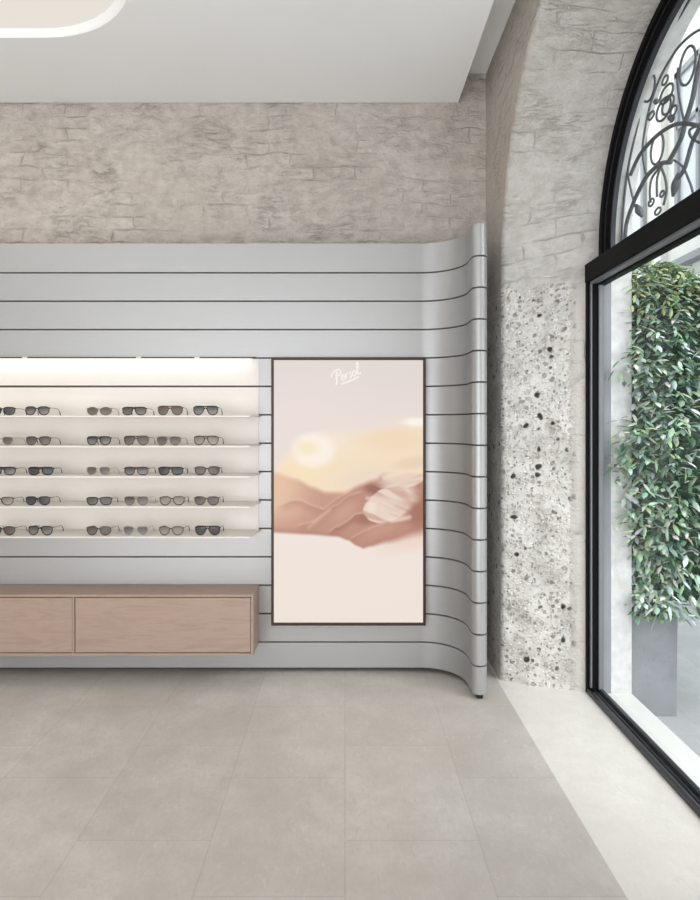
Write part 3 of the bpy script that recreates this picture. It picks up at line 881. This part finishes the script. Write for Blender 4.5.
# wrought iron grille outside the arched light
GX = 1.27
gr = tag(empty('iron_grille', (GX, cy, 2.0)), 'dark wrought iron grille of scrolls and buds outside the arched window', 'grille')
curves = [
('ring', 0.006, [(2.08, 2.83), (2.17, 2.83), (2.285, 2.808), (2.396, 2.775), (2.472, 2.735), (2.541, 2.69), (2.62, 2.63), (2.72, 2.50), (2.793, 2.36), (2.83, 2.22), (2.845, 2.109), (2.848, 2.0)]),
('scroll', 0.0055, [(2.1, 2.58), (2.158, 2.624), (2.218, 2.654), (2.285, 2.673), (2.364, 2.679), (2.428, 2.666), (2.483, 2.647), (2.529, 2.62), (2.577, 2.574), (2.608, 2.529), (2.626, 2.489), (2.646, 2.424), (2.639, 2.366), (2.614, 2.294)]),
('scroll', 0.005, [(2.364, 2.602), (2.369, 2.555), (2.359, 2.5), (2.339, 2.429), (2.319, 2.37)]),
('bar', 0.010, [(2.10, 2.70), (2.16, 2.62), (2.211, 2.549), (2.238, 2.503), (2.266, 2.434), (2.314, 2.368), (2.344, 2.322), (2.428, 2.275)]),
('scroll', 0.009, [(2.759, 2.353), (2.678, 2.401), (2.577, 2.417), (2.483, 2.415), (2.385, 2.396), (2.304, 2.36), (2.218, 2.31)]),
('scroll', 0.010, [(2.417, 2.265), (2.494, 2.292), (2.553, 2.293), (2.626, 2.281), (2.718, 2.228), (2.788, 2.163), (2.809, 2.111), (2.817, 2.02)]),
('scroll', 0.005, [(2.773, 2.436), (2.781, 2.361), (2.725, 2.218), (2.691, 2.168)]),
('bar', 0.009, [(2.15, 2.36), (2.193, 2.324), (2.218, 2.305), (2.266, 2.275), (2.314, 2.205), (2.359, 2.18)]),
('scroll', 0.005, [(2.396, 2.264), (2.334, 2.214), (2.295, 2.154), (2.266, 2.096), (2.247, 2.02)]),
('scroll', 0.0055, [(2.494, 2.28), (2.565, 2.262), (2.583, 2.215), (2.577, 2.165)]),
('scroll', 0.0055, [(2.494, 2.28), (2.523, 2.24), (2.523, 2.169)]),
('scroll', 0.0055, [(2.494, 2.28), (2.46, 2.221), (2.449, 2.165), (2.472, 2.116)]),
('scroll', 0.0055, [(2.22, 2.316), (2.285, 2.326), (2.266, 2.286), (2.211, 2.245)])]
loops = [(2.299, 2.572, .054, .067, .0055), (2.589, 2.647, .049, .052, .0055), (2.449, 2.548, .05, .031, .0055), (2.472, 2.499, .056, .04, .0055), (2.438, 2.499, .044, .032, .0055), (2.396, 2.455, .023, .017, .005), (2.46, 2.608, .022, .015, .005), (2.571, 2.523, .024, .014, .005), (2.406, 2.429, .015, .01, .005), (2.523, 2.363, .052, .059, .0055), (2.571, 2.163, .022, .014, .005), (2.517, 2.108, .023, .013, .005), (2.483, 2.166, .016, .011, .005)]
for s in (1, -1):
    for kind, r, pts in curves:
        bm = bmesh.new()
        tube(bm, [(0, s*(v.x-cy), v.y-2.0) for v in catmull([(a, b, 0) for a, b in pts], 6)], r*.9, 8)
        link({'ring': 'border_bar', 'bar': 'bar', 'scroll': 'scroll'}[kind], bm, M['iron'], gr, smooth=True)
    for y, z, a, b, r in loops:
        bm = bmesh.new()
        tube(bm, [(0, s*(y-cy)+a*math.cos(2*PI*k/24), z-2.0+b*math.sin(2*PI*k/24)) for k in range(24)], r*.9, 6, closed=True)
        link('loop', bm, M['iron'], gr, smooth=True)
    for y, z, ty, tz in ((2.672, 2.158, -.6, -.8), (2.385, 2.155, .5, -.85)):
        bm = bmesh.new(); d = Vector((0, ty, tz)).normalized(); c0 = Vector((0, y-cy, z-2.0))
        tube(bm, [((0, s*(c0+d*q*.058).y, (c0+d*q*.058).z)) for q in [-.9+1.5*k/10 for k in range(11)]], lambda q: .005+.0115*math.sin(PI*min(1, q*.92+.06))**1.4, 10)
        link('bud', bm, M['iron'], gr, smooth=True)
    for y, z in ((2.53, 2.56), (2.42, 2.44), (2.32, 2.37), (2.50, 2.285)):
        bm = bmesh.new(); bmesh.ops.create_uvsphere(bm, u_segments=10, v_segments=8, radius=.012)
        for v in bm.verts: v.co += Vector((0, s*(y-cy), z-2.0))
        link('collar', bm, M['iron'], gr, smooth=True)
bm = bmesh.new(); tube(bm, [(0, 0, 0), (0, 0, .84)], .010, 8); link('bar', bm, M['iron'], gr, smooth=True)
bm = bmesh.new(); tube(bm, [(0, -.77, .0), (0, .77, .0)], .009, 8); link('bar', bm, M['iron'], gr, smooth=True)

# ------------------------------------------------------------------- outside
ZG = -.125
tag(boxo('ground', M['pave'], None, XO, 30, -8, 40, -.3, ZG), kind='structure')
px0, px1, py0, py1, pz = XO+.006, 1.556, 2.90, 3.22, .34
pl = tag(empty('planter', ((px0+px1)/2, (py0+py1)/2, ZG)), 'tall slate grey square planter standing outside by the window jamb', 'planter')
bm = bmesh.new(); w2, d2, t_ = (px1-px0)/2, (py1-py0)/2, .014
hgt = pz-ZG
lo = [bm.verts.new((sx_*w2*.97, sy_*d2*.97, 0)) for sx_, sy_ in ((-1, -1), (1, -1), (1, 1), (-1, 1))]
hi = [bm.verts.new((sx_*w2, sy_*d2, hgt)) for sx_, sy_ in ((-1, -1), (1, -1), (1, 1), (-1, 1))]
hi2 = [bm.verts.new((sx_*(w2-t_), sy_*(d2-t_), hgt)) for sx_, sy_ in ((-1, -1), (1, -1), (1, 1), (-1, 1))]
li = [bm.verts.new((sx_*(w2-t_), sy_*(d2-t_), hgt-.06)) for sx_, sy_ in ((-1, -1), (1, -1), (1, 1), (-1, 1))]
for a, b in ((lo, hi), (hi, hi2), (hi2, li)):
    for i in range(4): bm.faces.new((a[i], a[(i+1) % 4], b[(i+1) % 4], b[i]))
bm.faces.new(lo[::-1])
bmesh.ops.recalc_face_normals(bm, faces=bm.faces[:])
link('pot', bm, M['planter'], pl)
boxo('soil', M['soil'], pl, -w2+t_, w2-t_, -d2+t_, d2-t_, hgt-.06, hgt-.02)

hc = Vector((1.575, 3.06, 0))
hd = tag(empty('leafy_shrub', (px0+.10, 3.06, pz-.02)), 'tall dense green leafy shrub growing from the grey planter outside', 'shrub')
base = hd.location.copy()
rnd = random.Random(3)
bm = bmesh.new(); lay = bm.verts.layers.float_color.new('paint')
def leaf(c, d, up, ln, wd, colr):
    d = d.normalized(); sd = d.cross(up)
    if sd.length < 1e-4: sd = d.orthogonal()
    sd.normalize(); nn = sd.cross(d)
    P_ = [c, c+d*ln*.3+sd*wd*.42-nn*ln*.02, c+d*ln*.65+sd*wd*.40-nn*ln*.06, c+d*ln-nn*ln*.16, c+d*ln*.65-sd*wd*.40-nn*ln*.06, c+d*ln*.3-sd*wd*.42-nn*ln*.02, c+d*ln*.3-nn*ln*-.05, c+d*ln*.65-nn*ln*.0]
    v = [bm.verts.new(p-base) for p in P_]
    for q in v: q[lay] = colr
    for f in ((0, 1, 6), (1, 2, 7, 6), (2, 3, 7), (3, 4, 7), (4, 5, 6, 7), (5, 0, 6)):
        bm.faces.new([v[i] for i in f]).smooth = True
greens = [srgb(110, 140, 120), srgb(134, 164, 142), srgb(166, 192, 172), srgb(205, 222, 208), srgb(80, 106, 90), srgb(156, 182, 140), srgb(226, 236, 228)]  # leaf tones; the palest ones paint in highlights
def half(z):
    t = (z-.36)/(2.03-.36)
    k = 1.0 if t < .76 else 1-((t-.76)/.24)**2*.82
    k *= .80+.20*sm(0, .25, t)
    k *= 1+.10*math.sin(z*7)+.06*math.sin(z*17+1)
    return .355*k, .33*k
for i in range(15000):
    z = rnd.uniform(.36, 2.02)
    hx, hy = half(z)
    a = rnd.uniform(0, 2*PI); rr_ = rnd.uniform(.62, 1.0)**.5
    if rnd.random() < .12: rr_ *= 1.13
    c_, s_ = math.cos(a), math.sin(a)
    p = Vector((hc.x+hx*rr_*math.copysign(abs(c_)**.75, c_), hc.y+hy*rr_*math.copysign(abs(s_)**.75, s_), z))
    bulge = 1+.10*noise.noise(p*6)
    p = Vector((hc.x+(p.x-hc.x)*bulge-.10*sm(1.72, 2.02, z), hc.y+(p.y-hc.y)*bulge, z))
    if p.x < XO+.01 and p.y > 2.84: continue     # the wall stands here
    if p.x < 1.22: continue
    out = Vector((c_, s_, 0))
    d = out*rnd.uniform(.2, .9)+Vector((rnd.uniform(-1, 1), rnd.uniform(-1, 1), rnd.uniform(-1.0, .45)))*.75
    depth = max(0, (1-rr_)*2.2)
    g_ = rnd.choice(greens); g_ = tuple(x*(1-.6*min(1, depth))*(1.0+.35*rnd.random()) for x in g_[:3])+(1,)  # deeper leaves get a darker colour for the shade inside the shrub
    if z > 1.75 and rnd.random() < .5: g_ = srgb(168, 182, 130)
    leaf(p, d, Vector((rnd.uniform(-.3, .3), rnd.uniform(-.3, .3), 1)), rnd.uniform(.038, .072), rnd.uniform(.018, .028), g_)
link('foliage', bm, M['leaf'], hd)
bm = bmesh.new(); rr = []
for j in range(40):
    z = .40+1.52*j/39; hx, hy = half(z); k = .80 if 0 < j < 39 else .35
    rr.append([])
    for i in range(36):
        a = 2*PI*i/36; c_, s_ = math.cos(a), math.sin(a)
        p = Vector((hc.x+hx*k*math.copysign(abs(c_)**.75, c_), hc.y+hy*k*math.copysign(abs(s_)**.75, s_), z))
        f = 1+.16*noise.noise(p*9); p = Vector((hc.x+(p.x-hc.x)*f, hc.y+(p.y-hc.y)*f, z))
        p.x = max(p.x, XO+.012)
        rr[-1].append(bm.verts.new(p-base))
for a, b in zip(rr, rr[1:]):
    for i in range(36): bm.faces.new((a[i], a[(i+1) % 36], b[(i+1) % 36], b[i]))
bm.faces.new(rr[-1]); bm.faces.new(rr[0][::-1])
link('shade_core', bm, M['leaf_dark'], hd, smooth=True)  # solid dark core painting the shade between the leaves
for k in range(9):
    bm = bmesh.new()
    a = 2*PI*k/9; sx_ = px0+.03+.14*rnd.random(); sy_ = rnd.uniform(py0+.03, py1-.03)
    tube(bm, catmull([Vector((sx_, sy_, pz-.02))-base, Vector((hc.x+.08*math.cos(a), hc.y+.08*math.sin(a), .8))-base, Vector((hc.x+.16*math.cos(a), hc.y+.15*math.sin(a), 1.3))-base, Vector((hc.x+.12*math.cos(a+.4), hc.y+.12*math.sin(a+.4), 1.85))-base], 5), lambda q: .009-.006*q, 6)
    link('stem', bm, M['stem'], hd, smooth=True)

# pale palazzo across the courtyard
bd = tag(empty('building', (4.6, 9, ZG)), 'pale stone building with tall grey framed windows across the street', 'building')
boxo('facade', M['facade'], bd, 0, 3, -8, 16, 0, 14)
bm = bmesh.new()
for y in range(-8, 17, 2):
    box(bm, -.10, .0, y-.16, y+.16, 0, 14)
link('pilaster', bm, M['facade'], bd)
for zf in (3.1, 3.5, 6.9, 7.3):
    boxo('cornice', M['facade_trim'], bd, -.16, 0, -8, 16, zf, zf+.09)
for y in range(-5, 16, 2):
    for z0 in (.5, 4.0, 7.8):
        bm = bmesh.new(); yc = y; hh_ = 2.2
        for a in ((yc-.55, yc-.47, z0, z0+hh_), (yc+.47, yc+.55, z0, z0+hh_), (yc-.55, yc+.55, z0, z0+.08), (yc-.55, yc+.55, z0+hh_-.08, z0+hh_), (yc-.03, yc+.03, z0, z0+hh_), (yc-.5, yc+.5, z0+1.4, z0+1.46)):
            box(bm, -.06, 0, *a)
        wf = link('window', bm, M['facade_trim'], bd)
        boxo('pane', M['facade_glass'], wf, -.02, 0, yc-.47, yc+.47, z0+.08, z0+hh_-.08)

# --------------------------------------------------------------------- light
w = bpy.data.worlds.new('overcast'); bpy.context.scene.world = w; w.use_nodes = True
bg = w.node_tree.nodes['Background']; bg.inputs[0].default_value = (.93, .97, 1, 1); bg.inputs[1].default_value = 2.3
lamp('rear_fill', (-1.2, -2.0, .9), 3.5, 38, (1, .98, .96), (math.radians(113), 0, math.radians(-6)), 1.6)  # added fill behind the camera, brightening the whole room
sn = bpy.data.lights.new('daylight', 'SUN'); sn.energy = 3.2; sn.angle = math.radians(70); sn.color = (1, .99, .97)
so_ = bpy.data.objects.new('daylight', sn); col.objects.link(so_); so_.location = (6, -2, 8)
so_.rotation_euler = (Vector((0, 0, 0))-Vector((.85, -.45, 1.0))).to_track_quat('-Z', 'Y').to_euler()
lamp('ceiling_fill', (-.8, .1, .5), 3.0, 24, (.97, .98, 1), (math.radians(152), 0, 0), 1.2)  # added unseen fill that lifts the ceiling
lamp('recess_lamp', (-1.975, 2.235, ZC+.04), 1.4, 6, WARM, (0, 0, 0), .7)

# -------------------------------------------------------------------- camera
cam = bpy.data.cameras.new('camera'); co = bpy.data.objects.new('camera', cam); col.objects.link(co)
co.location = (0, 0, H); co.rotation_euler = (PI/2, 0, 0)
cam.sensor_fit = 'VERTICAL'; cam.sensor_height = 24; cam.lens = 24*620/900
cam.shift_x = (350-345)/900; cam.shift_y = -(450-425)/900
cam.clip_start = .05
bpy.context.scene.camera = co
sc_ = bpy.context.scene
sc_.view_settings.view_transform = 'Standard'; sc_.view_settings.look = 'None'
sc_.view_settings.exposure = 0.0
